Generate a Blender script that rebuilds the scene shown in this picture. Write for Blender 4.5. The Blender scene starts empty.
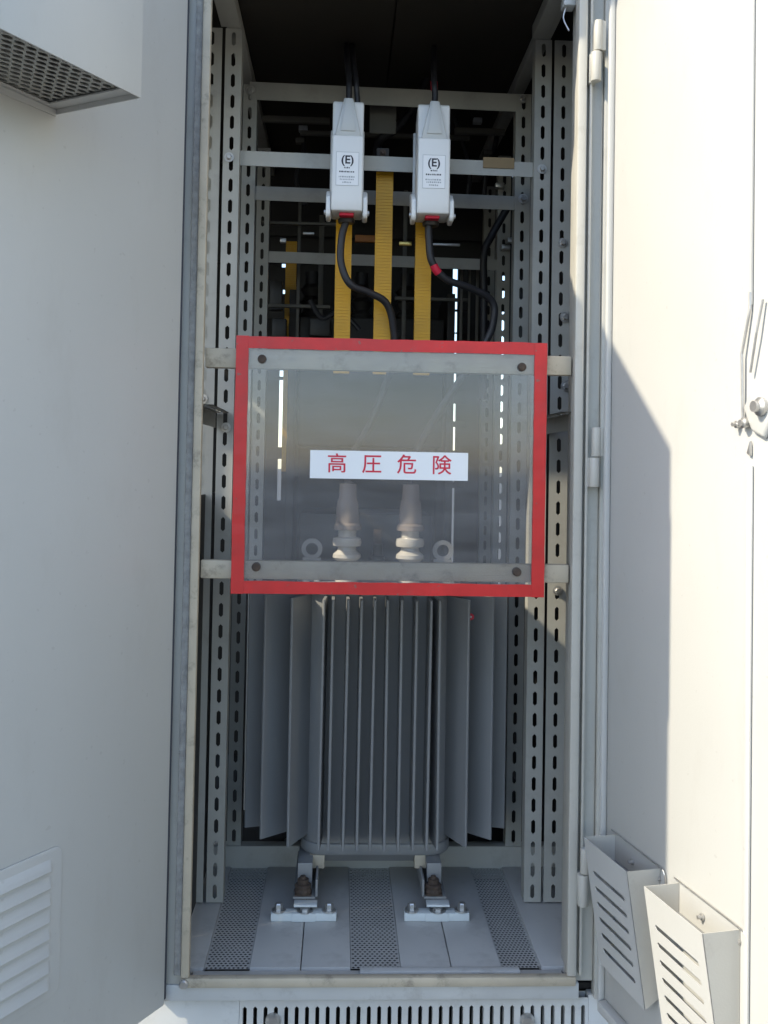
import bpy, bmesh, math, random
from mathutils import Matrix, Vector
random.seed(7)
R = math.radians
scene = bpy.context.scene
col = scene.collection

# ------------------------------------------------------------------ camera
CAM = Vector((-.09, -2.384, 1.225)); F = 996.0
yaw, pitch, roll = R(2.5), R(1.6), R(1.03)
fwd = Vector((math.sin(yaw)*math.cos(pitch), math.cos(yaw)*math.cos(pitch), math.sin(pitch)))
r0 = Vector((math.cos(yaw), -math.sin(yaw), 0)); u0 = r0.cross(fwd)
cr = r0*math.cos(roll) + u0*math.sin(roll); cu = u0*math.cos(roll) - r0*math.sin(roll)
SX, SY = -.000973, .071323                       # frame is a crop: image centre below the lens axis
cd = bpy.data.cameras.new('camera'); cam = bpy.data.objects.new('camera', cd); col.objects.link(cam)
m = Matrix((cr, cu, -fwd)).transposed().to_4x4(); m.translation = CAM; cam.matrix_world = m
cd.sensor_width = 36; cd.sensor_fit = 'AUTO'; cd.lens = 36*F/1024
cd.shift_x = SX; cd.shift_y = -SY; cd.clip_start = .05; cd.clip_end = 3000
scene.camera = cam
scene.render.resolution_x, scene.render.resolution_y = 768, 1024

# ------------------------------------------------------------------ light
SUN = Vector((1, .375, -.96)).normalized()        # direction the light travels
w = bpy.data.worlds.new('World'); scene.world = w; w.use_nodes = True
nt = w.node_tree; sky = nt.nodes.new('ShaderNodeTexSky'); sky.sky_type = 'NISHITA'; sky.sun_disc = False
sky.sun_elevation = math.asin(-SUN.z); sky.sun_rotation = math.atan2(-SUN.x, -SUN.y)
sky.air_density = 1.0; sky.dust_density = .8; sky.ozone_density = 1.0
bg = nt.nodes['Background']; bg.inputs[1].default_value = .15
nt.links.new(sky.outputs[0], bg.inputs[0])
sl = bpy.data.lights.new('sun', 'SUN'); sl.energy = 2.35; sl.angle = R(.5); sl.color = (1, .90, .71)
so = bpy.data.objects.new('sun', sl); col.objects.link(so)
so.rotation_euler = SUN.to_track_quat('-Z', 'Y').to_euler(); so.location = (-4, -2, 5)
vs = scene.view_settings; vs.view_transform = 'Standard'; vs.look = 'None'; vs.gamma = 1; vs.use_curve_mapping = False
vs.exposure = 1.45

# ------------------------------------------------------------------ photo pixel -> place
def ray(x, y): return fwd + cr*((x+SX*1024-384)/F) + cu*((512-y-SY*1024)/F)
def atY(x, y, Y):
    d = ray(x, y); return CAM + d*((Y-CAM.y)/d.y)
def px(x, y, Y): return atY(x, y, Y).x
def pz(x, y, Y): return atY(x, y, Y).z

# ------------------------------------------------------------------ materials
def mat(name, color, rough=.5, metal=0, var=.12, scale=6, bump=0, bscale=60, dirt=None, dirt_amt=0, dscale=3, spec=.5, streak=1.0, specks=0, wave=0):
    M = bpy.data.materials.new(name); M.use_nodes = True; t = M.node_tree; n = t.nodes; b = n['Principled BSDF']
    tc = n.new('ShaderNodeTexCoord'); mp = n.new('ShaderNodeMapping'); mp.inputs['Scale'].default_value = (1, 1, streak)
    t.links.new(tc.outputs['Object'], mp.inputs[0])
    ns = n.new('ShaderNodeTexNoise'); ns.inputs['Scale'].default_value = scale; ns.inputs['Detail'].default_value = 6
    t.links.new(mp.outputs[0], ns.inputs['Vector'])
    rp = n.new('ShaderNodeValToRGB'); c = Vector(color)
    rp.color_ramp.elements[0].position = .3; rp.color_ramp.elements[1].position = .7
    rp.color_ramp.elements[0].color = (*(c*(1-var)), 1); rp.color_ramp.elements[1].color = (*[min(1, k) for k in c*(1+var*.5)], 1)
    t.links.new(ns.outputs['Fac'], rp.inputs[0]); out = rp.outputs[0]
    if dirt:
        d = n.new('ShaderNodeTexNoise'); d.inputs['Scale'].default_value = dscale; d.inputs['Detail'].default_value = 10; d.inputs['Roughness'].default_value = .7
        t.links.new(mp.outputs[0], d.inputs['Vector'])
        dr = n.new('ShaderNodeValToRGB'); dr.color_ramp.elements[0].position = .54; dr.color_ramp.elements[1].position = .74
        t.links.new(d.outputs['Fac'], dr.inputs[0])
        ml = n.new('ShaderNodeMath'); ml.operation = 'MULTIPLY'; ml.inputs[1].default_value = dirt_amt; t.links.new(dr.outputs[0], ml.inputs[0])
        mx = n.new('ShaderNodeMix'); mx.data_type = 'RGBA'; mx.inputs[7].default_value = (*dirt, 1)
        t.links.new(ml.outputs[0], mx.inputs[0]); t.links.new(out, mx.inputs[6]); out = mx.outputs[2]
    if specks:
        k = n.new('ShaderNodeTexNoise'); k.inputs['Scale'].default_value = 70; k.inputs['Detail'].default_value = 2; k.inputs['Roughness'].default_value = .4
        t.links.new(tc.outputs['Object'], k.inputs['Vector'])
        kr = n.new('ShaderNodeMapRange'); kr.inputs[1].default_value = .715; kr.inputs[2].default_value = .76; kr.inputs[4].default_value = specks
        t.links.new(k.outputs['Fac'], kr.inputs[0])
        mk = n.new('ShaderNodeMix'); mk.data_type = 'RGBA'; mk.inputs[7].default_value = (.16, .13, .10, 1)
        t.links.new(kr.outputs[0], mk.inputs[0]); t.links.new(out, mk.inputs[6]); out = mk.outputs[2]
    t.links.new(out, b.inputs['Base Color'])
    b.inputs['Metallic'].default_value = metal; b.inputs['Specular IOR Level'].default_value = spec
    rr = n.new('ShaderNodeMapRange'); rr.inputs[3].default_value = max(.02, rough-.08); rr.inputs[4].default_value = min(1, rough+.1)
    t.links.new(ns.outputs['Fac'], rr.inputs[0]); t.links.new(rr.outputs[0], b.inputs['Roughness'])
    if bump:
        n2 = n.new('ShaderNodeTexNoise'); n2.inputs['Scale'].default_value = bscale; n2.inputs['Detail'].default_value = 3
        t.links.new(tc.outputs['Object'], n2.inputs['Vector'])
        bp = n.new('ShaderNodeBump'); bp.inputs['Strength'].default_value = bump; bp.inputs['Distance'].default_value = .002
        t.links.new(n2.outputs['Fac'], bp.inputs['Height']); t.links.new(bp.outputs[0], b.inputs['Normal'])
    if wave:
        n3 = n.new('ShaderNodeTexNoise'); n3.inputs['Scale'].default_value = 2.2; n3.inputs['Detail'].default_value = 1
        t.links.new(tc.outputs['Object'], n3.inputs['Vector'])
        b3 = n.new('ShaderNodeBump'); b3.inputs['Strength'].default_value = wave; b3.inputs['Distance'].default_value = .05
        t.links.new(n3.outputs['Fac'], b3.inputs['Height'])
        if bump: t.links.new(b3.outputs[0], bp.inputs['Normal'])
        else: t.links.new(b3.outputs[0], b.inputs['Normal'])
    return M
CREAM = (.49, .475, .425)
M = dict(
    paint=mat('cream_enamel_paint', CREAM, .42, bump=.12, bscale=220, var=.07, scale=2.5, dirt=(.28, .25, .20), dirt_amt=.45, dscale=9),
    door=mat('cream_door_paint', (.535, .533, .508), .33, bump=.08, bscale=260, var=.05, scale=1.3, dirt=(.40, .38, .34), dirt_amt=.22, dscale=9, streak=.35, specks=.13, wave=.12),
    post=mat('slotted_angle_paint', (.37, .365, .33), .5, var=.10, scale=9, dirt=(.2, .19, .16), dirt_amt=.35, dscale=12),
    lip=mat('aged_beige_lip_paint', (.50, .435, .33), .5, var=.12, scale=14, dirt=(.10, .08, .06), dirt_amt=.7, dscale=22),
    gasket=mat('grey_foam_gasket', (.31, .30, .28), .95, bump=.9, bscale=300, var=.25, scale=60),
    floor=mat('grey_floor_paint', (.50, .49, .465), .32, var=.08, scale=5, dirt=(.22, .21, .19), dirt_amt=.45, dscale=7),
    dark=mat('shade_darkened_interior', (.024, .022, .020), .6, var=.25, scale=4),  # colour darkened to put the interior's shade into the surfaces
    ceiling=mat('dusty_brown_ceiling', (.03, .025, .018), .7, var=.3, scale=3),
    tank=mat('slate_grey_tank_paint', (.235, .238, .238), .4, var=.13, scale=6, dirt=(.34, .32, .28), dirt_amt=.45, dscale=10, streak=.25),
    base=mat('pale_base_paint', (.55, .55, .53), .5, var=.08, scale=8, dirt=(.25, .23, .2), dirt_amt=.45, dscale=14),
    white=mat('white_moulded_plastic', (.74, .75, .74), .33, var=.03, scale=5),
    greypl=mat('translucent_grey_plastic', (.50, .52, .52), .3, var=.05),
    label=mat('white_sticker', (.82, .83, .84), .4, var=.02),
    red=mat('red_vinyl_tape', (.60, .018, .018), .38, var=.18, scale=14, dirt=(.42, .05, .05), dirt_amt=.4, dscale=30, specks=.6),
    redink=mat('red_ink', (.60, .012, .045), .5, var=.05),
    ink=mat('black_ink', (.03, .03, .04), .6, var=.05),
    rear=mat('shade_dimmed_rear_colour', (.11, .105, .09), .6, var=.2, scale=8),  # dimness of the deep interior put into the colour
    greyink=mat('grey_ink', (.38, .40, .42), .6, var=.05),
    rubber=mat('black_cable_rubber', (.018, .018, .022), .5, var=.2, scale=40),
    yellow=mat('yellow_moulded_insulator', (.58, .305, .004), .5, var=.15, scale=10),
    orange=mat('orange_insulation', (.42, .15, .02), .5, var=.15),
    brown=mat('brown_paper_tape', (.26, .18, .09), .7, var=.15, scale=20),
    steel=mat('zinc_plated_steel', (.55, .54, .52), .38, metal=.8, var=.15, scale=40),
    gap_shade=mat('blue_black_gap_shade', (.05, .055, .075), .7, var=.2),  # dark colour standing in for the shaded gap beside the door
    rust=mat('rusty_spring_steel', (.075, .052, .038), .8, var=.45, scale=50, bump=.6, bscale=200),
    brass=mat('brass_terminal', (.75, .55, .18), .25, metal=1, var=.1),
    porcelain=mat('white_porcelain', (.50, .47, .42), .16, var=.05),
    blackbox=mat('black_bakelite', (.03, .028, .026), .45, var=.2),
    pad=mat('pale_rubber_pad', (.62, .66, .66), .55, var=.05),
    ground=mat('worn_concrete', (.065, .064, .062), .9, var=.2, scale=3, bump=.5, bscale=40, dirt=(.045, .045, .042), dirt_amt=.5, dscale=2),
)
def acrylic():
    Mt = bpy.data.materials.new('hazed_dusty_acrylic'); Mt.use_nodes = True; t = Mt.node_tree; n = t.nodes
    for k in list(n): n.remove(k)
    o = n.new('ShaderNodeOutputMaterial'); tr = n.new('ShaderNodeBsdfTransparent'); tr.inputs[0].default_value = (.97, .97, .97, 1)
    gl = n.new('ShaderNodeBsdfGlossy'); gl.inputs['Roughness'].default_value = .06; gl.inputs[0].default_value = (1, .97, .98, 1)
    fr = n.new('ShaderNodeFresnel'); fr.inputs[0].default_value = 1.49
    a = n.new('ShaderNodeMixShader'); t.links.new(fr.outputs[0], a.inputs[0]); t.links.new(tr.outputs[0], a.inputs[1]); t.links.new(gl.outputs[0], a.inputs[2])
    df = n.new('ShaderNodeBsdfDiffuse'); df.inputs[0].default_value = (.52, .52, .53, 1)  # pale diffuse haze stands in for reflected sky, along with dust
    tc = n.new('ShaderNodeTexCoord'); mp = n.new('ShaderNodeMapping'); mp.inputs['Rotation'].default_value = (0, R(12), 0); mp.inputs['Scale'].default_value = (1.2, 1, 6)
    ns = n.new('ShaderNodeTexNoise'); ns.inputs['Scale'].default_value = 2.5; ns.inputs['Detail'].default_value = 9; ns.inputs['Roughness'].default_value = .65
    t.links.new(tc.outputs['Object'], mp.inputs[0]); t.links.new(mp.outputs[0], ns.inputs['Vector'])
    m2 = n.new('ShaderNodeMapping'); m2.inputs['Rotation'].default_value = (0, R(-7), 0); m2.inputs['Scale'].default_value = (2, 1, 60)
    n2 = n.new('ShaderNodeTexNoise'); n2.inputs['Scale'].default_value = 3; n2.inputs['Detail'].default_value = 4
    t.links.new(tc.outputs['Object'], m2.inputs[0]); t.links.new(m2.outputs[0], n2.inputs['Vector'])
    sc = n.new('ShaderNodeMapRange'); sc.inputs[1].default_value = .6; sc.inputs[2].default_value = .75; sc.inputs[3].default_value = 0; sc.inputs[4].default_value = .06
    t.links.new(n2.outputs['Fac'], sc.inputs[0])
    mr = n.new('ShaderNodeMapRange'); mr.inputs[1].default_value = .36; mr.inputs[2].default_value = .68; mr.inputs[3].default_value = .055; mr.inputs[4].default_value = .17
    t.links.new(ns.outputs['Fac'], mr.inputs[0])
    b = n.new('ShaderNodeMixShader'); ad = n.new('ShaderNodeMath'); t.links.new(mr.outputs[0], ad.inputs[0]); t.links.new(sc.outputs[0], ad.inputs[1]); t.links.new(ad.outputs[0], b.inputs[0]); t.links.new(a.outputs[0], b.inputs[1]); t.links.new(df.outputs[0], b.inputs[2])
    t.links.new(b.outputs[0], o.inputs[0]); return Mt
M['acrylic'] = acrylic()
def amber():
    Mt = bpy.data.materials.new('smoky_vinyl_cover'); Mt.use_nodes = True; t = Mt.node_tree; n = t.nodes
    b = n['Principled BSDF']; b.inputs['Base Color'].default_value = (.36, .30, .26, 1); b.inputs['Roughness'].default_value = .25
    tr = n.new('ShaderNodeBsdfTransparent'); tr.inputs[0].default_value = (.85, .75, .68, 1)
    mx = n.new('ShaderNodeMixShader'); mx.inputs[0].default_value = .6
    t.links.new(tr.outputs[0], mx.inputs[1]); t.links.new(b.outputs[0], mx.inputs[2]); t.links.new(mx.outputs[0], n['Material Output'].inputs[0]); return Mt
M['amber'] = amber()

# ------------------------------------------------------------------ mesh helpers
W = {}                                            # world matrix of every object built
I4 = Matrix.Identity(4)
def props(o, label=None, cat=None, group=None, kind=None):
    for k, v in (('label', label), ('category', cat), ('group', group), ('kind', kind)):
        if v: o[k] = v
    return o
def thing(name, loc, label, cat, group=None):
    o = bpy.data.objects.new(name, None); col.objects.link(o); o.location = loc; o.empty_display_size = .05
    W[o] = Matrix.Translation(Vector(loc)); return props(o, label, cat, group)
def link(name, me, parent, world):
    o = bpy.data.objects.new(name, me); col.objects.link(o); W[o] = world
    if parent is not None:
        o.parent = parent; o.matrix_basis = W[parent].inverted() @ world
    else: o.matrix_basis = world
    return o
class MB:
    def __init__(s): s.v, s.f = [], []
    def add(s, vs_, fs):
        k = len(s.v); s.v += [Vector(p) for p in vs_]; s.f += [tuple(i+k for i in f) for f in fs]; return s
    def box(s, x0, x1, y0, y1, z0, z1):
        p = [(x, y, z) for z in (z0, z1) for y in (y0, y1) for x in (x0, x1)]
        return s.add(p, [(0, 2, 3, 1), (4, 5, 7, 6), (0, 1, 5, 4), (2, 6, 7, 3), (0, 4, 6, 2), (1, 3, 7, 5)])
    def hull(s, bottom, top):                     # two rings of the same length
        n = len(bottom); fs = [tuple(range(n))[::-1], tuple(range(n, 2*n))]
        fs += [(i, (i+1) % n, n+(i+1) % n, n+i) for i in range(n)]
        return s.add(list(bottom)+list(top), fs)
    def lathe(s, prof, seg=20, c=(0, 0, 0), axis='z'):
        c = Vector(c); vs_, fs = [], []
        for (r, h) in prof:
            for k in range(seg):
                a = 2*math.pi*k/seg; x, y = r*math.cos(a), r*math.sin(a)
                vs_.append(c+Vector({'z': (x, y, h), 'y': (x, -h, y), 'x': (h, x, y)}[axis]))
        for j in range(len(prof)-1):
            for k in range(seg):
                a, b = j*seg+k, j*seg+(k+1) % seg; fs.append((a, b, b+seg, a+seg))
        fs.append(tuple(range(seg))[::-1]); fs.append(tuple(range((len(prof)-1)*seg, len(prof)*seg)))
        return s.add(vs_, fs)
    def tube(s, pts, r, seg=10, smooth=6):
        P = [Vector(p) for p in pts]
        if smooth and len(P) > 2:
            Q = []
            for i in range(len(P)-1):
                a, b, c, d = P[max(i-1, 0)], P[i], P[i+1], P[min(i+2, len(P)-1)]
                for k in range(smooth):
                    t = k/smooth
                    Q.append(.5*((2*b)+(c-a)*t+(2*a-5*b+4*c-d)*t*t+(3*b-a-3*c+d)*t**3))
            Q.append(P[-1]); P = Q
        vs_, fs = [], []; up = None
        for i, p in enumerate(P):
            d = (P[min(i+1, len(P)-1)]-P[max(i-1, 0)]).normalized()
            if up is None: up = d.orthogonal().normalized()
            up = (up-d*up.dot(d)).normalized(); sd = d.cross(up)
            for k in range(seg):
                a = 2*math.pi*k/seg; vs_.append(p+up*math.cos(a)*r+sd*math.sin(a)*r)
        for i in range(len(P)-1):
            for k in range(seg):
                a, b = i*seg+k, i*seg+(k+1) % seg; fs.append((a, b, b+seg, a+seg))
        fs.append(tuple(range(seg))[::-1]); fs.append(tuple(range((len(P)-1)*seg, len(P)*seg)))
        return s.add(vs_, fs)
    def perf(s, to3, x0, x1, y0, y1, nx, ny, hw, hh, th, stagger=False, shape='slot'):
        """plate in a local (u,v,w) frame with real through-holes"""
        cw, ch = (x1-x0)/nx, (y1-y0)/ny
        if shape == 'slot':
            e = min(hw, hh)*.45
            q = [(hw/2, hh/2-e), (hw/2-e, hh/2)]
        else: q = [(hw/2, hh*.06), (hw*.2, hh/2)]
        h = q + [(-a, b) for a, b in q[::-1]] + [(-a, -b) for a, b in q] + [(a, -b) for a, b in q[::-1]]
        T = lambda a, b, c: to3(a, b, c)
        def cell(cx, cy):
            cs = [(cx+cw/2, cy+ch/2), (cx-cw/2, cy+ch/2), (cx-cw/2, cy-ch/2), (cx+cw/2, cy-ch/2)]
            hp = [(cx+a, cy+b) for a, b in h]
            vs_ = [T(a, b, 0) for a, b in cs+hp]+[T(a, b, -th) for a, b in cs+hp]
            fs = []
            for k in range(4):
                p, p2, p3 = 4+2*k, 5+2*k, 4+(2*k+2) % 8
                fs += [(k, p2, p), (k, (k+1) % 4, p3, p2)]
                fs += [(12+k, 12+p, 12+p2), (12+k, 12+p2, 12+p3, 12+(k+1) % 4)]
            for k in range(8):
                a, b = 4+k, 4+(k+1) % 8; fs.append((a, b, 12+b, 12+a))
            s.add(vs_, fs)
        for j in range(ny):
            cy = y0+ch*(j+.5)
            if stagger and j % 2:
                for i in range(nx-1): cell(x0+cw*(i+1), cy)
                for a, b in ((x0, x0+cw/2), (x1-cw/2, x1)):
                    s.add([T(a, cy-ch/2, 0), T(b, cy-ch/2, 0), T(b, cy+ch/2, 0), T(a, cy+ch/2, 0)], [(0, 1, 2, 3)])
            else:
                for i in range(nx): cell(x0+cw*(i+.5), cy)
        return s
    def build(s, name, material, parent=None, frame=I4, bevel=0, smooth=False, seg=2, label=None):
        if len(s.v) == 0: return None
        lo = Vector([min(p[i] for p in s.v) for i in range(3)]); hi = Vector([max(p[i] for p in s.v) for i in range(3)])
        c = Vector(((lo.x+hi.x)/2, (lo.y+hi.y)/2, lo.z))
        me = bpy.data.meshes.new(name); me.from_pydata([p-c for p in s.v], [], s.f)
        bm = bmesh.new(); bm.from_mesh(me)
        if bevel:
            es = [e for e in bm.edges if len(e.link_faces) == 2 and e.calc_face_angle(0) > .6]
            bmesh.ops.bevel(bm, geom=es, offset=bevel, segments=seg, affect='EDGES', profile=.5, clamp_overlap=True)
        bmesh.ops.recalc_face_normals(bm, faces=bm.faces); bm.to_mesh(me); bm.free()
        if smooth or bevel:
            for p in me.polygons: p.use_smooth = True
            try: me.set_sharp_from_angle(angle=R(35))
            except Exception: pass
        me.materials.append(M[material] if isinstance(material, str) else material)
        o = link(name, me, parent, frame @ Matrix.Translation(c))
        if label: o['label'] = label
        return o
def box(name, x0, x1, y0, y1, z0, z1, material, parent, bevel=.002, frame=I4, label=None):
    return MB().box(x0, x1, y0, y1, z0, z1).build(name, material, parent, frame, bevel, label=label)
def lettering(name, body, size, material, parent, frame, off=0, depth=.0003, space=1.0):
    """text lies in the frame's x (reading) / z (up) plane, facing -y, centred"""
    c = bpy.data.curves.new(name, 'FONT'); c.body = body; c.size = size; c.align_x = 'CENTER'; c.align_y = 'CENTER'
    c.offset = off; c.extrude = depth; c.space_character = space; c.resolution_u = 4
    t = bpy.data.objects.new(name, c); col.objects.link(t)
    me = bpy.data.meshes.new_from_object(t.evaluated_get(bpy.context.evaluated_depsgraph_get()))
    bpy.data.objects.remove(t); bpy.data.curves.remove(c)
    me.transform(Matrix.Rotation(R(90), 4, 'X')); me.name = name
    me.materials.clear(); me.materials.append(M[material])
    return link(name, me, parent, frame)
def hexbolt(name, p, r, h, parent, axis='z', material='steel', frame=I4, washer=True):
    b = MB()
    if washer: b.lathe([(r*1.7, 0), (r*1.7, h*.2)], 16, p, axis)
    b.lathe([(r, h*.2), (r, h*.85), (r*.8, h)], 6, p, axis)
    return b.build(name, material, parent, frame)

# ------------------------------------------------------------------ ground
g = MB().box(-400, 400, -400, 400, -.62, -.42).build('ground', 'ground'); props(g, kind='structure')

# ------------------------------------------------------------------ cubicle
cub = thing('electrical_cubicle', (.02, .9, -.42), 'cream steel electrical cubicle with its doors open, housing the grey transformer', 'cubicle')
XL, XR = -.42, .467                               # clear opening of this bay
# base with vertical vent slots
b = MB().box(-1.55, -.305, .02, .05, -.42, -.034).build('base_plate', 'base', cub, bevel=.003)
bw = .0245; n = 34
MB().perf(lambda u, v, q: (u, .02-q*-1 if False else .02-q, v), -.305, -.305+bw*n, -.42, -.040, n, 1, .0095, .345, .03).build('slotted_base_grille', 'base', cub)
box('base_plate', -.305+bw*n, .72, .02, .05, -.42, -.034, 'base', cub, .003)
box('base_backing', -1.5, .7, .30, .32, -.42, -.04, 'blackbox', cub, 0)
box('base_side', .69, .72, .052, 1.9, -.42, -.04, 'base', cub)
box('base_side', -1.55, -1.52, .052, 1.9, -.42, -.04, 'base', cub)
for x in (273, 527):
    p = atY(x, 1020, .02); MB().lathe([(.018, 0), (.018, .008), (.013, .016)], 20, (p.x, .02, p.z), 'y').build('anchor_bolt', 'steel', cub, smooth=True)
# floor structure
FZ = .0
def strip(x0, x1, name='floor_plate'):
    return box(name, x0, x1, .052, .655, FZ-.004, FZ+.018, 'floor', cub, .0015)
strip(-.468, -.396); 
for a, c_ in ((-.286, -.165), (-.1625, -.044), (.078, .199), (.2015, .322)): strip(a, c_)
strip(.420, .60)
for x0, x1 in ((-.395, -.287), (-.043, .077), (.323, .419)):
    nx = 10; ny = 54
    MB().perf(lambda u, v, q: (u, v, FZ+.013+q), x0, x1, .055, .655, nx, ny, .0080, .0085, .0004, True).build('perforated_floor_plate', 'floor', cub)
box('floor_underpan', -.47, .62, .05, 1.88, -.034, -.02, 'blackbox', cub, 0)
box('floor_beam', -.47, .60, .657, .70, -.02, .078, 'paint', cub, .003)
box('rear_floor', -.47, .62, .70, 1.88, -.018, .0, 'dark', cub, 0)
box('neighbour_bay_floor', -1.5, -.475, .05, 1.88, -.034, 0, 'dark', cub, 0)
box('floor_lip', XL, XR, .006, .051, -.01, .012, 'floor', cub, .003)
a_ = atY(360, 971, .03); c_ = atY(520, 971, .03)
box('loose_sill_trim', a_.x, c_.x, .022, .046, .013, .022, 'base', cub, .003)
# front frame
box('sill_face', -.50, .50, .0, .03, -.034, .004, 'base', cub, .003)
box('sill_lip', XL-.02, XR+.022, -.018, .004, .0045, .027, 'lip', cub, .004)
box('jamb', -.486, XL-.002, .002, .006, .005, 2.5, 'paint', cub, .003)
box('foam_gasket', XL-.037, XL-.0205, -.010, .0015, .03, 2.5, 'gasket', cub, .002)
box('jamb_lip', XL-.020, XL, -.018, .0018, .0275, 2.5, 'lip', cub, .004)
box('jamb_lip', XR, XR+.022, -.018, .006, .0275, 2.5, 'paint', cub, .004)
box('jamb', XR+.002, .535, .008, .03, .005, 2.5, 'paint', cub, .003)
box('jamb', .536, .66, -.002, .03, -.034, 2.5, 'paint', cub, .003)
box('hinge_channel', XR+.030, XR+.036, -.012, .0075, .0275, 2.5, 'paint', cub, .001)
box('jamb_return', XR+.012, XR+.018, .031, .10, .005, 2.5, 'paint', cub, .001)
box('neighbour_bay_jamb', -1.55, -1.47, .0, .03, -.034, 2.5, 'paint', cub, .003)
box('header', -1.55, .66, .0, .03, 2.502, 2.82, 'paint', cub, .003)
box('shade_header_drop', -.486, .66, .031, .036, 2.415, 2.498, 'paint', cub, .001)  # unseen drop, added to shade the upper interior
MB().lathe([(.011, 0), (.011, .006), (.008, .010)], 16, (XL-.012, -.018, .016), 'y').build('sill_screw', 'steel', cub, smooth=True)
# shell
box('roof', -1.65, .78, -.235, 2.1, 2.822, 2.87, 'paint', cub, .006)
for x0, x1 in ((-1.5, -.62), (-.615, .035), (.04, .645)):
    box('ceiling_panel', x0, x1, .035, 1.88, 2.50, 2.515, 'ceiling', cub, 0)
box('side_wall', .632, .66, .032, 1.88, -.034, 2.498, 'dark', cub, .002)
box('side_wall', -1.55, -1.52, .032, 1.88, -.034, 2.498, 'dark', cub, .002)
box('sun_block_partition', -.470, -.462, .0065, .20, .0, 1.70, 'paint', cub, .001)  # added, barely seen, to keep sun off the lower posts
box('sun_block_partition', -.470, -.464, .202, .65, .02, 1.14, 'dark', cub, .001)  # added to stop sun patches landing on the floor
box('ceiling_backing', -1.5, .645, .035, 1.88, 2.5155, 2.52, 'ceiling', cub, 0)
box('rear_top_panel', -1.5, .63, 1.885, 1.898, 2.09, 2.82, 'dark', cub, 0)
box('neighbour_bay_shade_header', -1.47, -.49, .006, .03, 2.26, 2.50, 'dark', cub, .002)  # unseen, added to cut the light reaching the upper interior
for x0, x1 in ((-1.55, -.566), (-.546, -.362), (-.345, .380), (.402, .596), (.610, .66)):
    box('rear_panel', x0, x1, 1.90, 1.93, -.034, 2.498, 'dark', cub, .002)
# slotted posts
PITCH = .0592
def post(x0, x1, Y, ztop=2.455, side=1, m_='post', z0=.022):
    nz = int((ztop-z0)/PITCH); b = MB()
    b.perf(lambda u, v, q: (u, Y-q, v), x0, x1, z0, z0+nz*PITCH, 1, nz, .0115, .039, .0022)
    xs = x0 if side > 0 else x1-.0022
    b.box(xs, xs+.0022, Y+.0023, Y+.045, z0, z0+nz*PITCH)
    return b.build('slotted_post', m_, cub)
post(-.437, -.391, .40, side=-1); post(-.502, -.446, .40); post(.441, .488, .40, side=1); post(.496, .550, .40, side=-1)
post(-.411, -.369, .655, 2.40, -1, z0=.08); post(.431, .479, .655, 2.40, 1, z0=.08)
post(-.412, -.366, 1.20, 2.40, -1, z0=.0); post(.463, .510, 1.20, 2.40, 1, z0=.0); post(.470, .515, 1.60, 2.40, 1, z0=.0)
post(-.545, -.50, .66, 2.40, -1, z0=.02)
box('side_partition_plate', .553, .632, .405, .409, .022, 2.43, 'post', cub, 0)
# rails
def rail(x0, x1, Y, z0, z1, dz=0, m_='post', name='cross_rail', d=.03):
    b = MB(); 
    b.hull([(x0, Y, z0), (x1, Y, z0+dz), (x1, Y+.003, z0+dz), (x0, Y+.003, z0)], [(x0, Y, z1), (x1, Y, z1+dz), (x1, Y+.003, z1+dz), (x0, Y+.003, z1)])
    b.hull([(x0, Y+.0032, z1-.003), (x1, Y+.0032, z1-.003+dz), (x1, Y+d, z1-.003+dz), (x0, Y+d, z1-.003)], [(x0, Y+.0032, z1), (x1, Y+.0032, z1+dz), (x1, Y+d, z1+dz), (x0, Y+d, z1)])
    return b.build(name, m_, cub)
rl = rail(-.392, .462, .42, 2.068, 2.110, -.008)
rail(-.370, .440, .66, 2.035, 2.078, -.008)
rail(-.392, .440, .66, 2.345, 2.400, -.010)
rail(-.37, .463, 1.205, 1.955, 1.995, -.008)
rail(-.37, .47, 1.21, .70, .74)
for Z in (2.2, 1.25): rail(-.56, .62, 1.84, Z, Z+.05, m_='dark')
box('paper_tape', .298, .387, .4155, .419, 2.082, 2.112, 'brown', cub, 0)
p = atY(383, 147, .43)
box('insulator_bracket', p.x-.018, p.x+.018, .4335, .445, 2.075, 2.135, 'dark', cub, .002)
hexbolt('bolt', (p.x, .4325, 2.120), .006, .010, cub, 'y', 'rust')
for x in (-.43, .45):
    box('top_side_rail', x-.02, x+.035, .05, .40, 2.452, 2.49, 'post', cub, .002)
    box('top_side_rail', x-.005, x+.035, .40, 1.84, 2.452, 2.49, 'post', cub, .002)
for x0, x1 in ((-.442, -.402), (.448, .488)):       # side rails with slots, running back
    ny = 6
    MB().perf(lambda u, v, q: (u, v, 1.368+q), x0, x1, .035, .395, 1, ny, .010, .036, .002).build('slotted_side_rail', 'post', cub)
    xv = x0+.0 if x0 < 0 else x1-.002
    box('side_rail_flange', xv, xv+.002, .035, .395, 1.325, 1.3655, 'post', cub, 0)
for (x, y) in ((587, 317), (588, 386)):
    p = atY(x-22 if x > 587 else x-22, y, .398); hexbolt('bolt', (p.x, .398, p.z), .009, .012, cub, 'y')
for (x, y) in ((523, 199), (238, 387)):
    p = atY(x, y, .655); hexbolt('bolt', (p.x, .6525, p.z), .009, .012, cub, 'y')
for (x, Y, z) in ((-.418, .398, 2.09), (-.412, .398, 1.335), (.463, .398, 2.08), (.455, .6525, 2.372), (-.385, .6525, 2.372), (-.39, .6525, 1.30), (.524, .398, .88), (-.474, .398, 1.41), (.524, .398, 1.86)):
    hexbolt('bolt', (x+random.uniform(-.004, .004), Y, z+random.uniform(-.01, .01)), .008, .011, cub, 'y')
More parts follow.
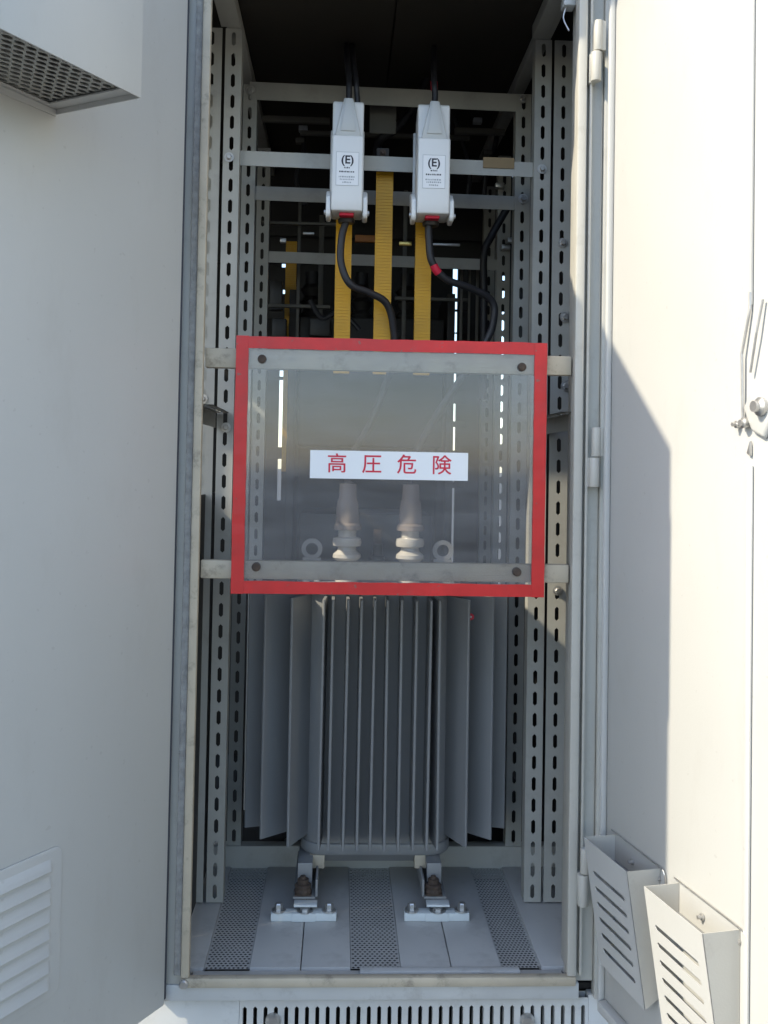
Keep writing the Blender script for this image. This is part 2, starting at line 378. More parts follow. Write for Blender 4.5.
# rails that carry the warning panel
box('panel_rail', XL-.001+.002, XR-.002, .008, .034, 1.455, 1.502, 'lip', cub, .003)
box('panel_rail', XL-.001+.002, XR-.002, .008, .034, .952, .996, 'lip', cub, .003)
# small lamp and wire up in the corner
p = atY(570, 3, .06); box('door_switch', p.x-.018, p.x+.012, .045, .085, p.z-.012, p.z+.05, 'greypl', cub, .003)
MB().tube([(p.x-.010, .06, p.z-.012), (p.x-.016, .06, p.z-.04), (p.x-.004, .05, p.z-.075)], .0022, 6).build('switch_wire', 'steel', cub)

# ------------------------------------------------------------------ neighbouring bay's door (left of the picture)
aL = R(30)
FL = Matrix(((-math.sin(aL), math.cos(aL), 0, -.474), (-math.cos(aL), -math.sin(aL), 0, -.024), (0, 0, 1, 0), (0, 0, 0, 1)))  # x along leaf, y = outer face normal
LW = 1.015
ld = MB().box(0, LW, -.034, 0, -.030, 2.80).build('cabinet_door', 'door', cub, FL, bevel=.004, label='shaded cream door with louvres and a vent hood')
# hood
HS, HZ, HN = .402, 1.920, .22; HE = .752; HT = 2.34
box('hood_face', HS, HE, HN-.003, HN, HZ, HT, 'door', ld, .001, FL)
box('hood_side', HS, HS+.003, .001, HN-.0035, HZ, HT, 'door', ld, .001, FL)
box('hood_side', HE-.003, HE, .001, HN-.0035, HZ, HT, 'door', ld, .001, FL)
box('hood_top', HS, HE, .001, HN, HT+.0005, HT+.004, 'door', ld, .001, FL)
rim = MB(); e = .028; z1 = HZ+.010
rim.box(HS+.004, HE-.004, .001, .012, z1, z1+.003).box(HS+.004, HE-.004, HN-.022, HN-.004, z1, z1+.003).box(HS+.004, HS+.004+e, .0125, HN-.0225, z1, z1+.003).box(HE-.004-e, HE-.004, .0125, HN-.0225, z1, z1+.003)
rim.build('hood_rim', 'door', ld, FL)
box('hood_lower_lip', HS+.0035, HE-.0035, .001, .003, HZ-.004, HZ+.009, 'door', ld, 0, FL)
MB().perf(lambda u, v, q: (u, v, z1+.006-q), HS+.004, HE-.004, .006, HN-.006, 13, 13, .0225, .0125, .0015, True, 'hex').build('hood_mesh', 'post', ld, FL)
box('hood_inner_baffle', HS+.006, HE-.006, .004, HN-.006, HZ+.17, HZ+.175, 'blackbox', ld, 0, FL)
# louvre panel with pressed slats
q0, q1, y0, y1 = .336, .80, .152, .450
rc = .022
pts = []
for cx, cz, a0 in ((q1-rc, y1-rc, 0), (q0+rc, y1-rc, 90), (q0+rc, y0+rc, 180), (q1-rc, y0+rc, 270)):
    for k in range(6):
        a = R(a0+18*k); pts.append((cx+rc*math.cos(a), cz+rc*math.sin(a)))
MB().hull([(a, .0005, c) for a, c in pts], [(a, .0045, c) for a, c in pts]).build('louvre_panel', 'door', ld, FL, bevel=.0015)
slat_me = None
for k in range(8):
    zt = .430-.0332*k
    b = MB(); L0, L1 = q0+.028, q1-.028; h = .021
    sec = [(0, 0.0), (.25, .0045), (.6, .0095), (.9, .0125), (1.0, .0115), (1.0, .0)]
    rings = []
    for s_, t_ in ((L0, 0.02), (L0+.006, .6), (L0+.014, 1), (L1-.014, 1), (L1-.006, .6), (L1, .02)):
        rings.append([(s_, .0046+d*t_, zt-h*v) for v, d in sec])
    vv = [p for r_ in rings for p in r_]; ns = len(sec); ff = []
    for i in range(len(rings)-1):
        for j in range(ns): ff.append((i*ns+j, i*ns+(j+1) % ns, (i+1)*ns+(j+1) % ns, (i+1)*ns+j))
    ff += [tuple(range(ns)), tuple(range((len(rings)-1)*ns, len(rings)*ns))[::-1]]
    b.add(vv, ff).build('louvre_slat', 'door', ld, FL, smooth=True)
box('door_gap_shade_strip', -.0095, -.0005, -.030, -.004, -.02, 2.79, 'gap_shade', ld, .001, FL)  # dark strip drawn in place of the shaded gap at the hinge

# ------------------------------------------------------------------ this bay's door (right of the picture)
sR = Vector((.208, -.978)).normalized()
FR = Matrix(((sR.x, -sR.y, 0, .548), (sR.y, sR.x, 0, -.030), (0, 0, 1, 0), (0, 0, 0, 1)))   # x along leaf, -y = inner face
RW = .93
rd = MB().box(0.0, RW, .0, .003, -.032, 2.80).build('cabinet_door', 'door', cub, FR, bevel=.001, label='sunlit cream door with two document pockets and a locking rod')
box('door_flange', .001, .014, -.015, -.0005, -.031, 2.799, 'door', rd, .004, FR)
box('door_flange', .0205, RW-.0205, -.024, -.0005, -.031, -.008, 'door', rd, .003, FR)
box('door_flange', .0205, RW-.0205, -.024, -.0005, 2.776, 2.799, 'door', rd, .003, FR)
box('door_flange', RW-.020, RW-.001, -.024, -.0005, -.031, 2.799, 'door', rd, .003, FR)
def pocket(s0, s1, z0, z1, dt, db):
    th = .0016
    # front plate, slanted, with 6 slots
    H = z1-z0
    def T(u, v, q):
        k = (v-z0)/H; return (u, -(db+(dt-db)*k)-q, v)
    b = MB(); m_ = .030; zt = z1-.052; zb = z0+.028
    b.perf(T, s0, s1, zb, zt, 1, 6, (s1-s0)-2*.026, .0105, th)
    for a, c_ in ((z0, zb), (zt, z1)):
        b.add([T(s0, a, 0), T(s1, a, 0), T(s1, c_, 0), T(s0, c_, 0), T(s0, a, -th), T(s1, a, -th), T(s1, c_, -th), T(s0, c_, -th)],
              [(0, 1, 2, 3), (7, 6, 5, 4), (3, 2, 6, 7), (0, 4, 5, 1)])
    pk = b.build('document_pocket', 'door', rd, FR)
    for x in (s0+.0002, s1-.0018):
        MB().hull([(x, -.001, z0+.02), (x+.0016, -.001, z0+.02), (x+.0016, -.001, z1), (x, -.001, z1)],
                  [(x, -db+.002, z0), (x+.0016, -db+.002, z0), (x+.0016, -dt+.002, z1), (x, -dt+.002, z1)]).build('pocket_side', 'paint', rd, FR)
    MB().hull([(s0+.002, -.001, z0+.020), (s1-.002, -.001, z0+.020), (s1-.002, -db+.002, z0), (s0+.002, -db+.002, z0)],
              [(s0+.002, -.001, z0+.022), (s1-.002, -.001, z0+.022), (s1-.002, -db+.002, z0+.002), (s0+.002, -db+.002, z0+.002)]).build('pocket_bottom', 'door', rd, FR)
    box('pocket_back_strip', s0+.003, s1-.003, -.005, -.001, z1-.075, z1-.058, 'tank', rd, 0, FR)
    for k in (.42, .98):
        x = s0+(s1-s0)*k
        MB().lathe([(.007, 0), (.007, .004), (.004, .005), (.004, .012)], 8, (x, -.001, z1-.030 if k < .9 else z1-.022), 'y').build('pocket_screw', 'steel', rd, FR)
    MB().tube([(s0-.012, -.004, z1+.006), (s0+.03, -.0045, z1+.006), (s1-.01, -.005, z1+.005), (s1+.022, -.006, z1+.003), (s1+.027, -.004, z1-.022)], .0017, 6, 4).build('pocket_wire', 'steel', rd, FR)
pocket(.056, .257, .095, .386, .080, .034)
pocket(.330, .541, .095, .386, .080, .034)
# locking rod: flat bar on the lower half, bent round rod on the upper half, latch between
box('lock_bar', .555, .572, -.007, -.001, .02, 1.24, 'door', rd, .003, FR)
box('lock_bar', .561, .567, -.007, -.001, 1.535, 2.70, 'door', rd, .003, FR)
MB().tube([(.5635, -.006, 1.56), (.5635, -.006, 1.528), (.545, -.010, 1.447), (.545, -.006, 1.31)], .0028, 8, 0).build('lock_rod', 'steel', rd, FR)
MB().tube([(.605, -.008, 1.54), (.592, -.012, 1.48), (.572, -.010, 1.41)], .0025, 8, 0).build('lock_rod', 'steel', rd, FR)
MB().lathe([(.007, 0), (.007, .010), (.004, .011), (.004, .018)], 12, (.529, -.001, 1.316), 'y').build('latch_pin', 'steel', rd, FR, smooth=True)
MB().lathe([(.010, 0), (.010, .008), (.006, .010), (.006, .014)], 12, (.558, -.008, 1.318), 'y').build('latch_pin', 'steel', rd, FR, smooth=True)
MB().hull([(.550, -.003, 1.345), (.575, -.003, 1.30), (.612, -.003, 1.285), (.64, -.003, 1.33), (.63, -.003, 1.385), (.59, -.003, 1.405)], [(.553, -.012, 1.345), (.577, -.012, 1.305), (.610, -.012, 1.292), (.634, -.012, 1.33), (.625, -.012, 1.38), (.59, -.012, 1.40)]).build('latch_cam', 'door', rd, FR, bevel=.004)
MB().lathe([(.017, 0), (.017, .008), (.010, .012), (.010, .02)], 18, (.612, -.012, 1.345), 'y').build('latch_pivot', 'steel', rd, FR, smooth=True)
MB().hull([(.558, -.002, 1.262), (.568, -.002, 1.257), (.568, -.002, 1.285)], [(.558, -.008, 1.262), (.568, -.008, 1.257), (.568, -.008, 1.285)]).build('latch_bracket', 'steel', rd, FR, bevel=.001)
# small things riveted low on the leaf
for s_, z_ in ((.115, .075),):
    box('door_clip', s_, s_+.022, -.007, -.001, z_, z_+.005, 'rust', rd, .001, FR)
# hinges (knuckle on the leaf above, knuckle on the jamb below)
for (x, ya, yb, yc) in ((596, 22, 52, 82), (594, 428, 457, 487), (583, 848, 873, 905)):
    P0, P1, P2 = (atY(x, q, -.022) for q in (ya, yb, yc))
    cx = P1.x
    h = MB().lathe([(.0125, 0), (.0125, P1.z-P2.z-.002)], 16, (cx, -.026, P2.z)).box(cx-.014, cx+.004, -.016, .006, P2.z, P1.z-.002).build('hinge', 'paint', cub, bevel=.0015)
    MB().lathe([(.0115, 0), (.0115, P0.z-P1.z)], 16, (cx+.004, -.026, P1.z+.001)).box(cx+.004, cx+.022, -.032, -.022, P1.z+.001, P0.z).build('hinge_knuckle', 'paint', h, bevel=.0015)

# ------------------------------------------------------------------ transformer
TX, TY = .028, .615
tr = thing('power_transformer', (TX, TY, .018), 'slate grey oil transformer with upright cooling fins on the cubicle floor', 'transformer')
A, B, RC = .30, .20, .16
def outline(off=0, n=8, A=.205, B=.185, RC=.06):
    o = []
    for cx, cy, a0 in ((A-RC, B-RC, 0), (-A+RC, B-RC, 90), (-A+RC, -B+RC, 180), (A-RC, -B+RC, 270)):
        for k in range(n+1):
            a = R(a0+90*k/n); o.append((TX+cx+(RC+off)*math.cos(a), TY+cy+(RC+off)*math.sin(a)))
    return o
def ring(off, z): return [(x, y, z) for x, y in outline(off)]
t = MB(); t.hull(ring(-.03, .112), ring(0, .1395)); t.build('tank_bottom', 'tank', tr, smooth=True)
t = MB(); t.hull(ring(0, .1397), ring(0, .876)); t.build('tank', 'tank', tr, smooth=True)
t = MB(); t.hull(ring(.006, .140), ring(.006, .172)); t.build('tank_skirt', 'tank', tr, bevel=.006)
t = MB(); t.hull(ring(.035, .8765), ring(.035, .892)); lid = t.build('lid', 'tank', tr, bevel=.004)
o_ = outline(.010, 3)
for i, (x, y) in enumerate(o_[::2]): hexbolt('lid_bolt', (x, y, .892), .008, .012, lid)
FINL = .085
fins = []
for k in range(8): fins.append((-.133+.038*k, -B, -90))
for k in range(8): fins.append((-.133+.038*k, B, 90))
for sx in (-1, 1):
    for sy in (-1, 1):
        for th in (5, 25, 48, 72):
            a = R(th); fins.append((sx*(A-RC+RC*math.sin(a)), sy*(B-RC+RC*math.cos(a)), math.degrees(math.atan2(sy*math.cos(a), sx*math.sin(a)))))
fm = MB(); fz0, fz1 = .190, .862
def finring(t_, z):
    L = FINL; h = t_/2
    return [(-.062, -h, z), (L-h, -h, z), (L-h*.3, -h*.85, z), (L, -h*.4, z), (L, h*.4, z), (L-h*.3, h*.85, z), (L-h, h, z), (-.062, h, z)]
b = MB(); b.hull(finring(.008, 0), finring(.008, fz1-fz0))
me = None
for x, y, ang in fins:
    world = Matrix.Translation((TX+x, TY+y, fz0)) @ Matrix.Rotation(R(ang+random.uniform(-1.3, 1.3)), 4, 'Z') @ Matrix.Rotation(R(random.uniform(-.25, .25)), 4, 'X')
    if me is None:
        f0 = b.build('cooling_fin', 'tank', None); me = f0.data
        cc = Vector((FINL/2-.031, 0, 0)); f0.parent = tr; W[f0] = world @ Matrix.Translation(cc); f0.matrix_basis = W[tr].inverted() @ W[f0]
    else: link('cooling_fin', me, tr, world @ Matrix.Translation(cc))
# red mark on a fin, small brown stains along the fin tops
p = atY(470, 616, .40)
a5 = R(25); mk = Matrix.Translation((p.x, p.y-.002, p.z))
MB().lathe([(.0095, 0), (.0095, .0008)], 18, (p.x, .385, p.z), 'y').build('red_sticker', 'redink', tr)
MB().lathe([(.003, .0012), (.003, .0016)], 10, (p.x, .385, p.z), 'y').build('sticker_dot', 'label', tr)
# feet
for sx in (-1, 1):
    fx = TX-.018+sx*.177
    sub = MB().box(fx-.030, fx+.030, .336, .90, .058, .064).box(fx+sx*-.030, fx+sx*-.036, .335, .90, .0645, .11).build('foot_channel', 'tank', tr, bevel=.001)
    box('foot_bracket', fx-.020, fx+.020, .372, .384, .066, .140, 'tank', tr, .002)
    box('foot_arm', fx-.020, fx+.020, .3845, .50, .124, .1385, 'tank', tr, .001)
    box('foot_gusset', fx-.019, fx-.013, .3845, .44, .066, .1235, 'tank', tr, .001)
    box('foot_washer', fx-.026, fx+.020, .337, .368, .0645, .069, 'rust', tr, .001)
    box('foot_clip', fx-sx*.030-.020, fx-sx*.030+.022, .43, .462, .102, .139, 'lip', tr, .002)
    b = MB(); b.lathe([(.022, .069), (.024, .076), (.021, .082), (.023, .090), (.020, .093), (.015, .094), (.015, .106), (.008, .107), (.007, .114)], 12, (fx-.004, .352, 0)).build('spring_bolt', 'rust', tr, smooth=False)
    box('foot_plate', fx-.026, fx+.036, .300, .334, .052, .058, 'pad', tr, .001)
    for Y in (.303, .760):
        pd = box('rubber_pad', fx-.086, fx+.088, Y-.012, Y+.022, .0185, .040, 'pad', tr, .002)
        box('pad_block', fx-.030, fx+.032, Y-.0155, Y-.0125, .019, .041, 'pad', pd, .001)
        for dx in (-.066, .068): hexbolt('pad_bolt', (fx+dx, Y+.003, .040), .011, .022, pd)
        hexbolt('pad_bolt', (fx+.004, Y+.003, .040), .013, .010, pd)
# bushings and lifting eyes on the lid
bush_top = []
for x in (347, 410):
    bx, by = px(x, 545, .50), .50
    bu = MB().lathe([(.033, .893), (.033, .905), (.026, .912), (.024, .950), (.034, .955), (.041, .962), (.040, .972), (.028, .982), (.026, .992), (.040, .996), (.042, 1.006), (.040, 1.018), (.027, 1.022), (.026, 1.040), (.030, 1.045), (.030, 1.05)], 28, (bx, by, 0)).build('bushing', 'porcelain', tr, smooth=True)
    MB().lathe([(.041, 1.042), (.040, 1.056), (.035, 1.062), (.033, 1.10), (.030, 1.125), (.026, 1.132), (.025, 1.175), (.010, 1.179)], 28, (bx, by, 0)).build('bushing_cover', 'amber', bu, smooth=True)
    MB().lathe([(.012, 1.05), (.012, 1.12)], 10, (bx, by, 0)).build('terminal_stud', 'brass', bu, smooth=True)
    bush_top.append((bx, by, 1.178))
for x in (312, 443):
    ex = px(x, 548, .50); b = MB(); N = 24; vs_, fs = [], []
    for k in range(N):
        a = 2*math.pi*k/N; ca, sa = math.cos(a), math.sin(a)
        for r_ in (.030, .0175):
            for Y in (.494, .506): vs_.append((ex+r_*ca, Y, .985+r_*sa))
    for k in range(N):
        i, j = 4*k, 4*((k+1) % N)
        fs += [(i, j, j+2, i+2), (i+1, i+3, j+3, j+1), (i, i+1, j+1, j), (i+2, j+2, j+3, i+3)]
    b.add(vs_, fs); b.box(ex-.026, ex+.026, .4945, .5055, .8925, .960)
    b.build('lifting_eye', 'tank', tr)
# low voltage terminals behind
for k in range(3):
    x = TX-.10+.10*k
    l = MB().lathe([(.018, .893), (.018, .93), (.024, .935), (.024, .945), (.016, .95), (.016, .985)], 16, (x, .72, 0)).build('terminal', 'blackbox', tr, smooth=True)
    box('terminal_bar', x-.012, x+.012, .716, .724, .985, 1.03, 'rust', l, .001)

# ------------------------------------------------------------------ cut-out switches hung on the rail
def cutout(name, xp0, xp1, yt, yb, label):
    Y0 = .302
    x0, x1 = px(xp0, (yt+yb)/2, Y0), px(xp1, (yt+yb)/2, Y0); zt, zb = pz((xp0+xp1)/2, yt-2, Y0+.03), pz((xp0+xp1)/2, yb-6, Y0)
    cx = (x0+x1)/2; hw = (x1-x0)/2-.002
    t_ = thing(name, (cx, .36, zb), label, 'switch', 'white cut-out switches on the cross rail')
    zs = zt-.105
    hz = zb+.016
    body = MB()
    prof = [(Y0+.004, hz), (Y0, hz+.03), (Y0, zs), (Y0+.020, zs+.006), (Y0+.026, zt-.006), (Y0+.034, zt), (.412, zt-.03), (.412, hz)]
    body.hull([(cx-hw, a, c) for a, c in prof], [(cx+hw, a, c) for a, c in prof])
    bo = body.build('switch_body', 'white', t_, bevel=.006, seg=3)
    # tapering grip ridge
    MB().hull([(cx-.036, Y0+.001, zs-.002), (cx+.036, Y0+.001, zs-.002), (cx+.036, Y0+.022, zs-.002), (cx-.036, Y0+.022, zs-.002)],
              [(cx-.012, Y0+.002, zt-.001), (cx+.012, Y0+.002, zt-.001), (cx+.012, Y0+.030, zt-.001), (cx-.012, Y0+.030, zt-.001)]).build('grip_ridge', 'greypl', t_, bevel=.003)
    MB().hull([(cx-.020, Y0-.002, zs+.012), (cx+.020, Y0-.002, zs+.012), (cx+.020, Y0+.0005, zs+.012), (cx-.020, Y0+.0005, zs+.012)],
              [(cx-.008, Y0-.001, zt-.004), (cx+.008, Y0-.001, zt-.004), (cx+.008, Y0+.0015, zt-.004), (cx-.008, Y0+.0015, zt-.004)]).build('grip_rib', 'greypl', bo, bevel=.001)
    for s_ in (-1, 1):
        b = MB(); xa = cx+s_*(hw+.001); xb = cx+s_*(hw+.014)
        pr = [(Y0+.012, zb+.008), (Y0+.020, zb), (Y0+.075, zb), (.405, zb+.03), (.405, zb+.095), (Y0+.055, zb+.082), (Y0+.012, zb+.055)]
        b.hull([(min(xa, xb), a, c) for a, c in pr], [(max(xa, xb), a, c) for a, c in pr]); b.build('hinge_ear', 'white', t_, bevel=.004)
        MB().lathe([(.007, 0), (.007, .005)], 12, (xb if s_ > 0 else xb-.005, Y0+.03, zb+.016), 'x').build('hinge_pin', 'steel', t_)
        # mounting side wall seen beside the body
    box('mounting_base', cx-hw-.006, cx+hw+.004, .4125, .4175, zb+.02, zt-.055, 'greypl', t_, .002)
    box('indicator', cx-.020, cx+.020, Y0+.022, Y0+.05, zb+.007, zb+.0158, 'redink', t_, .003)
    MB().lathe([(.022, 0), (.024, .010), (.020, .014)], 16, (cx, Y0+.075, zb-.002)).build('cable_entry', 'blackbox', t_, smooth=True)
    # rating plate
    zc = (zt+zb)/2-.034
    pl = box('rating_label', cx-.031, cx+.031, Y0-.0008, Y0-.0001, zc-.046, zc+.046, 'label', t_, 0)
    fr = MB()
    for (a, b_, c, d) in ((-.031, .031, .045, .046), (-.031, .031, -.046, -.045), (-.031, -.030, -.0448, .0448), (.030, .031, -.0448, .0448)):
        fr.box(cx+a, cx+b_, Y0-.0012, Y0-.0009, zc+c, zc+d)
    fr.build('label_border', 'greyink', pl)
    lettering('label_lettering', '(E)', .031, 'ink', pl, Matrix.Translation((cx, Y0-.0010, zc+.024)), off=.0007)
    for (zz, wd, m_) in ((.003, .018, 'ink'), (-.008, .044, 'ink'), (-.022, .046, 'greyink'), (-.029, .040, 'greyink'), (-.037, .026, 'greyink')):
        b = MB(); x = -wd/2
        while x < wd/2-.002:
            l = random.uniform(.002, .005); b.box(cx+x, cx+min(x+l, wd/2), Y0-.0012, Y0-.0009, zc+zz-.002, zc+zz+random.uniform(.0012, .0022)); x += l+.0018
        b.build('small_print', m_, pl)
    return cx, zt, zb
c1 = cutout('cutout_switch', 331, 364, 103, 222, 'white cut-out switch on the cross rail, nearer the beige-lipped jamb')
c2 = cutout('cutout_switch', 417, 451, 106, 225, 'white cut-out switch on the cross rail, beside the brown paper tape')

# ------------------------------------------------------------------ warning panel
P = lambda x, y: atY(x, y, -.004)
tl, t_r, br, bl = P(237, 335), P(547, 344), P(543, 597), P(231, 593)
wp = thing('warning_panel', ((bl.x+br.x)/2, 0, bl.z), 'clear acrylic warning panel with red taped border bolted across the opening', 'warning panel')
x0, x1, z0, z1 = (tl.x+bl.x)/2, (t_r.x+br.x)/2, (bl.z+br.z)/2, (tl.z+t_r.z)/2
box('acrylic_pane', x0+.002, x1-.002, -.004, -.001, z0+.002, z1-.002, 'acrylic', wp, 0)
bwid = .029
def tape(x0, x1, z0, z1, ya, yb):
    horiz = (x1-x0) > (z1-z0); N = 26; b = MB(); vs_, fs = [], []
    for k in range(N+1):
        t_ = k/N; j0, j1 = random.uniform(-.0007, .0007), random.uniform(-.0007, .0007); jy = random.uniform(-.0003, .0003)
        if horiz: q = [(x0+(x1-x0)*t_, z0+j0), (x0+(x1-x0)*t_, z1+j1)]
        else: q = [(x0+j0, z0+(z1-z0)*t_), (x1+j1, z0+(z1-z0)*t_)]
        vs_ += [(q[0][0], ya+jy, q[0][1]), (q[1][0], ya+jy, q[1][1]), (q[1][0], yb, q[1][1]), (q[0][0], yb, q[0][1])]
    for k in range(N):
        for i in range(4): fs.append((4*k+i, 4*k+(i+1) % 4, 4*k+4+(i+1) % 4, 4*k+4+i))
    fs += [(0, 3, 2, 1), (4*N, 4*N+1, 4*N+2, 4*N+3)]
    b.add(vs_, fs).build('border_strip', 'red', wp)
tape(x0, x1-.001, z1-bwid, z1, -.0058, .0006); tape(x0+.001, x1, z0, z0+bwid, -.0058, .0006)
tape(x0-.0012, x0+bwid, z0-.001, z1+.0008, -.0070, .0014); tape(x1-bwid, x1+.001, z0-.0008, z1-.0005, -.0070, .0014)
for q in ((262, 359), (522, 367), (256, 567), (517, 572)):
    p = P(*q); MB().lathe([(.0105, -.0135), (.0105, .002), (.008, .005), (.003, .006)], 14, (p.x, -.0045, p.z), 'y').build('panel_bolt', 'rust', wp, smooth=True)
a, b_ = P(310, 451), P(468, 481)
cx, cz = (a.x+b_.x)/2, (P(310, 465).z+P(468, 466).z)/2
ls = box('warning_label', cx-.189, cx+.189, -.0050, -.0042, cz-.0335, cz+.0335, 'label', wp, 0)
for k, ch in enumerate('高圧危険'):
    lettering('label_character', ch, .049, 'redink', ls, Matrix.Translation((cx-.125+.0835*k, -.0053, cz-.0)), off=.00035)

# ------------------------------------------------------------------ yellow ribbed insulating bars
def ybar(xa, xb, Y, zt, zb, label, group='yellow ribbed insulating bars'):
    x0, x1 = xa, xb; n = int((zt-zb)/.009); b = MB()
    b.box(x0+.0005, x1-.0005, Y+.0016, Y+.020, zb, zt)
    y_ = thing('insulating_bar', ((x0+x1)/2, Y+.01, zb), label, 'insulating bar', group)
    b.build('bar_core', 'yellow', y_)
    rb = MB()
    for k in range(n): rb.box(x0, x1, Y, Y+.022, zb+k*.009+.001, zb+k*.009+.008)
    o = rb.build('ribs', 'yellow', y_); o['kind'] = 'stuff'
ybar(px(335, 280, .46), px(351, 280, .46), .46, 2.03, 1.49, 'yellow ribbed bar hanging behind the switch nearer the beige-lipped jamb')
ybar(px(375, 250, .46), px(392, 250, .46), .46, 2.075, 1.49, 'yellow ribbed bar hanging midway between the two white switches')
ybar(px(415, 280, .46), px(431, 280, .46), .46, 2.03, 1.49, 'yellow ribbed bar hanging behind the switch beside the brown tape')
ybar(px(285, 290, 1.5), px(296, 290, 1.5), 1.5, 2.1, 1.2, 'dim yellow ribbed bar deep in the back of the cubicle')

# ------------------------------------------------------------------ cables
def cable(label, pts, r=.0105, mark=None):
    o = thing('cable', Vector(pts[-1]), label, 'cable', 'black rubber cables')
    MB().tube(pts, r, 12, 8).build('cable_sheath', 'rubber', o, smooth=True)
    for seg_ in (mark or []): MB().tube(seg_, r*1.12, 12, 3).build('red_tape_band', 'redink', o, smooth=True)
Yc = .375
T = lambda x, y, Y=Yc: tuple(atY(x, y, Y))
cable('black cable curving under the switch nearer the beige-lipped jamb', [(c1[0], Yc, c1[2]+.004), T(342, 236), T(341, 262), T(350, 284), T(370, 293, .40), T(386, 303, .42), T(393, 325, .44), T(393, 360, .46), T(372, 420, .48), (bush_top[0][0], bush_top[0][1], bush_top[0][2]+.06), bush_top[0]])
cable('black cable with red tape curving under the switch beside the brown tape', [(c2[0]-.006, Yc, c2[2]+.004), T(429, 240), T(432, 262), T(446, 279, .39), T(470, 288, .42), T(491, 300, .45), T(494, 318, .46), T(484, 345, .47), T(440, 410, .49), (bush_top[1][0], bush_top[1][1], bush_top[1][2]+.06), bush_top[1]],
      mark=[[T(433.5, 265, .376), T(435.5, 269, .378), T(438.5, 273, .382)]])
cable('black cable entering the top of the switch nearer the beige-lipped jamb', [(c1[0]+.004, .385, c1[1]-.03), T(349, 96, .385), T(349, 80, .40), T(347, 55, .50), T(346, 30, .8)], .009)
cable('second, thinner black cable beside the first above that switch', [(c1[0]+.030, .39, c1[1]-.03), T(357, 95, .39), T(356, 80, .40), T(353, 55, .50), T(352, 30, .8)], .008)
cable('black cable with red tape rising from the switch beside the brown tape', [(c2[0]+.002, .385, c2[1]-.03), T(435, 97, .385), T(434, 80, .40), T(434, 55, .52), T(436, 30, .8)], .009, mark=[[T(434.5, 90, .39), T(434.2, 86, .394), T(434, 82, .398)]])
cable('black cable slanting across behind the two white switches', [T(434, 55, .85), T(424, 85, .85), T(412, 110, .85), T(395, 130, .88), T(380, 140, .9), T(376, 160, 1.0)], .014)
cable('thick black cable slanting down beside the deep slotted posts', [T(524, 180, 1.0), T(505, 212, 1.0), T(492, 235, 1.0), T(484, 255, 1.0), T(484, 300, 1.02), T(483, 400, 1.05)], .013)

# ------------------------------------------------------------------ dim switchgear in the back
sw = thing('rear_switchgear', (.0, 1.55, .0), 'dark switchgear with glinting terminals deep in the back of the cubicle', 'switchgear')
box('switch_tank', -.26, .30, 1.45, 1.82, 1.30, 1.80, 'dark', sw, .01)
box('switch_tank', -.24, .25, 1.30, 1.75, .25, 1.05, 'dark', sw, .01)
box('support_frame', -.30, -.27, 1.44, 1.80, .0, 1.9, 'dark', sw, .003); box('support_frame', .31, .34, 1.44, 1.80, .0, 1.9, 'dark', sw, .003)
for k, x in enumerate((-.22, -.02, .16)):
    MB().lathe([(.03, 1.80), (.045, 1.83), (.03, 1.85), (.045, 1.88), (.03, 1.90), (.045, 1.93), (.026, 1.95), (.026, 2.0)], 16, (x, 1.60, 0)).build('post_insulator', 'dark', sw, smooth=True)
a, c_ = atY(355, 238, 1.15), atY(376, 241, 1.15); box('terminal_strip', a.x, c_.x, 1.15, 1.17, a.z-.012, a.z+.012, 'orange', sw, .002)
a, c_ = atY(399, 243, 1.15), atY(412, 245, 1.15); box('terminal_strip', a.x, c_.x, 1.15, 1.17, a.z-.008, a.z+.008, 'brass', sw, .002)
a, c_ = atY(432, 244, 1.15), atY(460, 247, 1.15); box('busbar', a.x, c_.x, 1.15, 1.16, a.z-.004, a.z+.004, 'steel', sw, .001)
a, c_ = atY(303, 233, 1.15), atY(314, 235, 1.15); box('busbar', a.x, c_.x, 1.15, 1.16, a.z-.004, a.z+.004, 'steel', sw, .001)
a, c_ = atY(280, 240, 1.15), atY(286, 242, 1.15); box('terminal_nut', a.x, c_.x, 1.15, 1.165, a.z-.008, a.z+.008, 'steel', sw, .002)
for (x, y, w_, h_) in ((270, 280, 12, 30), (272, 318, 14, 20), (392, 330, 10, 8), (310, 318, 20, 18)):
    p = atY(x, y, 1.40); q = atY(x+w_, y+h_, 1.40); box('relay_box', p.x, q.x, 1.40, 1.44, q.z, p.z, 'blackbox', sw, .004)
p = atY(370, 100, .72); q = atY(396, 134, .72); box('plate', p.x, q.x, .72, .725, q.z, p.z, 'rear', sw, .002)  # pale plate given the dimmed colour in place of shade
for za, zb_ in ((1.97, 2.066), (1.846, 1.953), (1.747, 1.79), (1.626, 1.718), (1.585, 1.60), (.2, 1.075)):   # added blockers that break the daylight gaps behind into dashes
    box('gap_blocker', -.41, -.31, 1.85, 1.856, za, zb_, 'dark', sw, .001)
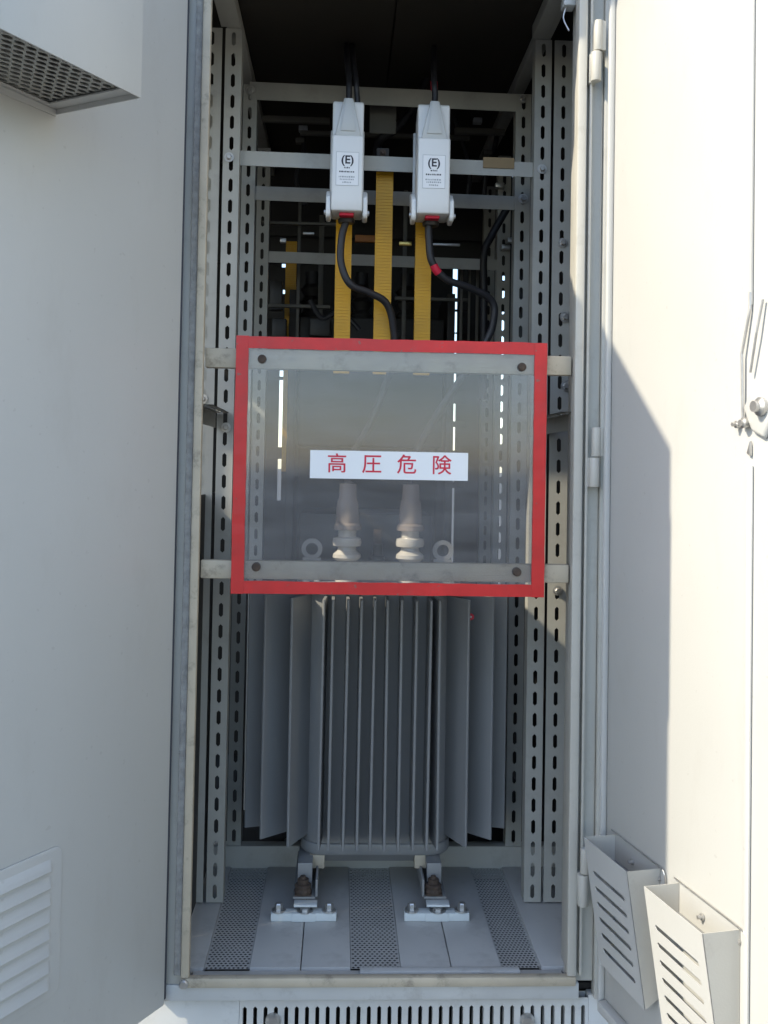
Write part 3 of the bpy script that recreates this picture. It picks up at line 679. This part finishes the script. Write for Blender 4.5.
for za, zb_ in ((1.895, 1.905), (1.80, 1.806), (1.735, 1.765), (1.50, 1.555), (1.40, 1.425), (1.20, 1.22), (1.14, 1.165), (.2, .80)):
    box('gap_blocker', .34, .44, 1.85, 1.856, za, zb_, 'dark', sw, .001)
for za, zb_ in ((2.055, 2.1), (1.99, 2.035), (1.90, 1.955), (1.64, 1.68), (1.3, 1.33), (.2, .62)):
    box('gap_blocker', .56, .62, 1.85, 1.856, za, zb_, 'dark', sw, .001)

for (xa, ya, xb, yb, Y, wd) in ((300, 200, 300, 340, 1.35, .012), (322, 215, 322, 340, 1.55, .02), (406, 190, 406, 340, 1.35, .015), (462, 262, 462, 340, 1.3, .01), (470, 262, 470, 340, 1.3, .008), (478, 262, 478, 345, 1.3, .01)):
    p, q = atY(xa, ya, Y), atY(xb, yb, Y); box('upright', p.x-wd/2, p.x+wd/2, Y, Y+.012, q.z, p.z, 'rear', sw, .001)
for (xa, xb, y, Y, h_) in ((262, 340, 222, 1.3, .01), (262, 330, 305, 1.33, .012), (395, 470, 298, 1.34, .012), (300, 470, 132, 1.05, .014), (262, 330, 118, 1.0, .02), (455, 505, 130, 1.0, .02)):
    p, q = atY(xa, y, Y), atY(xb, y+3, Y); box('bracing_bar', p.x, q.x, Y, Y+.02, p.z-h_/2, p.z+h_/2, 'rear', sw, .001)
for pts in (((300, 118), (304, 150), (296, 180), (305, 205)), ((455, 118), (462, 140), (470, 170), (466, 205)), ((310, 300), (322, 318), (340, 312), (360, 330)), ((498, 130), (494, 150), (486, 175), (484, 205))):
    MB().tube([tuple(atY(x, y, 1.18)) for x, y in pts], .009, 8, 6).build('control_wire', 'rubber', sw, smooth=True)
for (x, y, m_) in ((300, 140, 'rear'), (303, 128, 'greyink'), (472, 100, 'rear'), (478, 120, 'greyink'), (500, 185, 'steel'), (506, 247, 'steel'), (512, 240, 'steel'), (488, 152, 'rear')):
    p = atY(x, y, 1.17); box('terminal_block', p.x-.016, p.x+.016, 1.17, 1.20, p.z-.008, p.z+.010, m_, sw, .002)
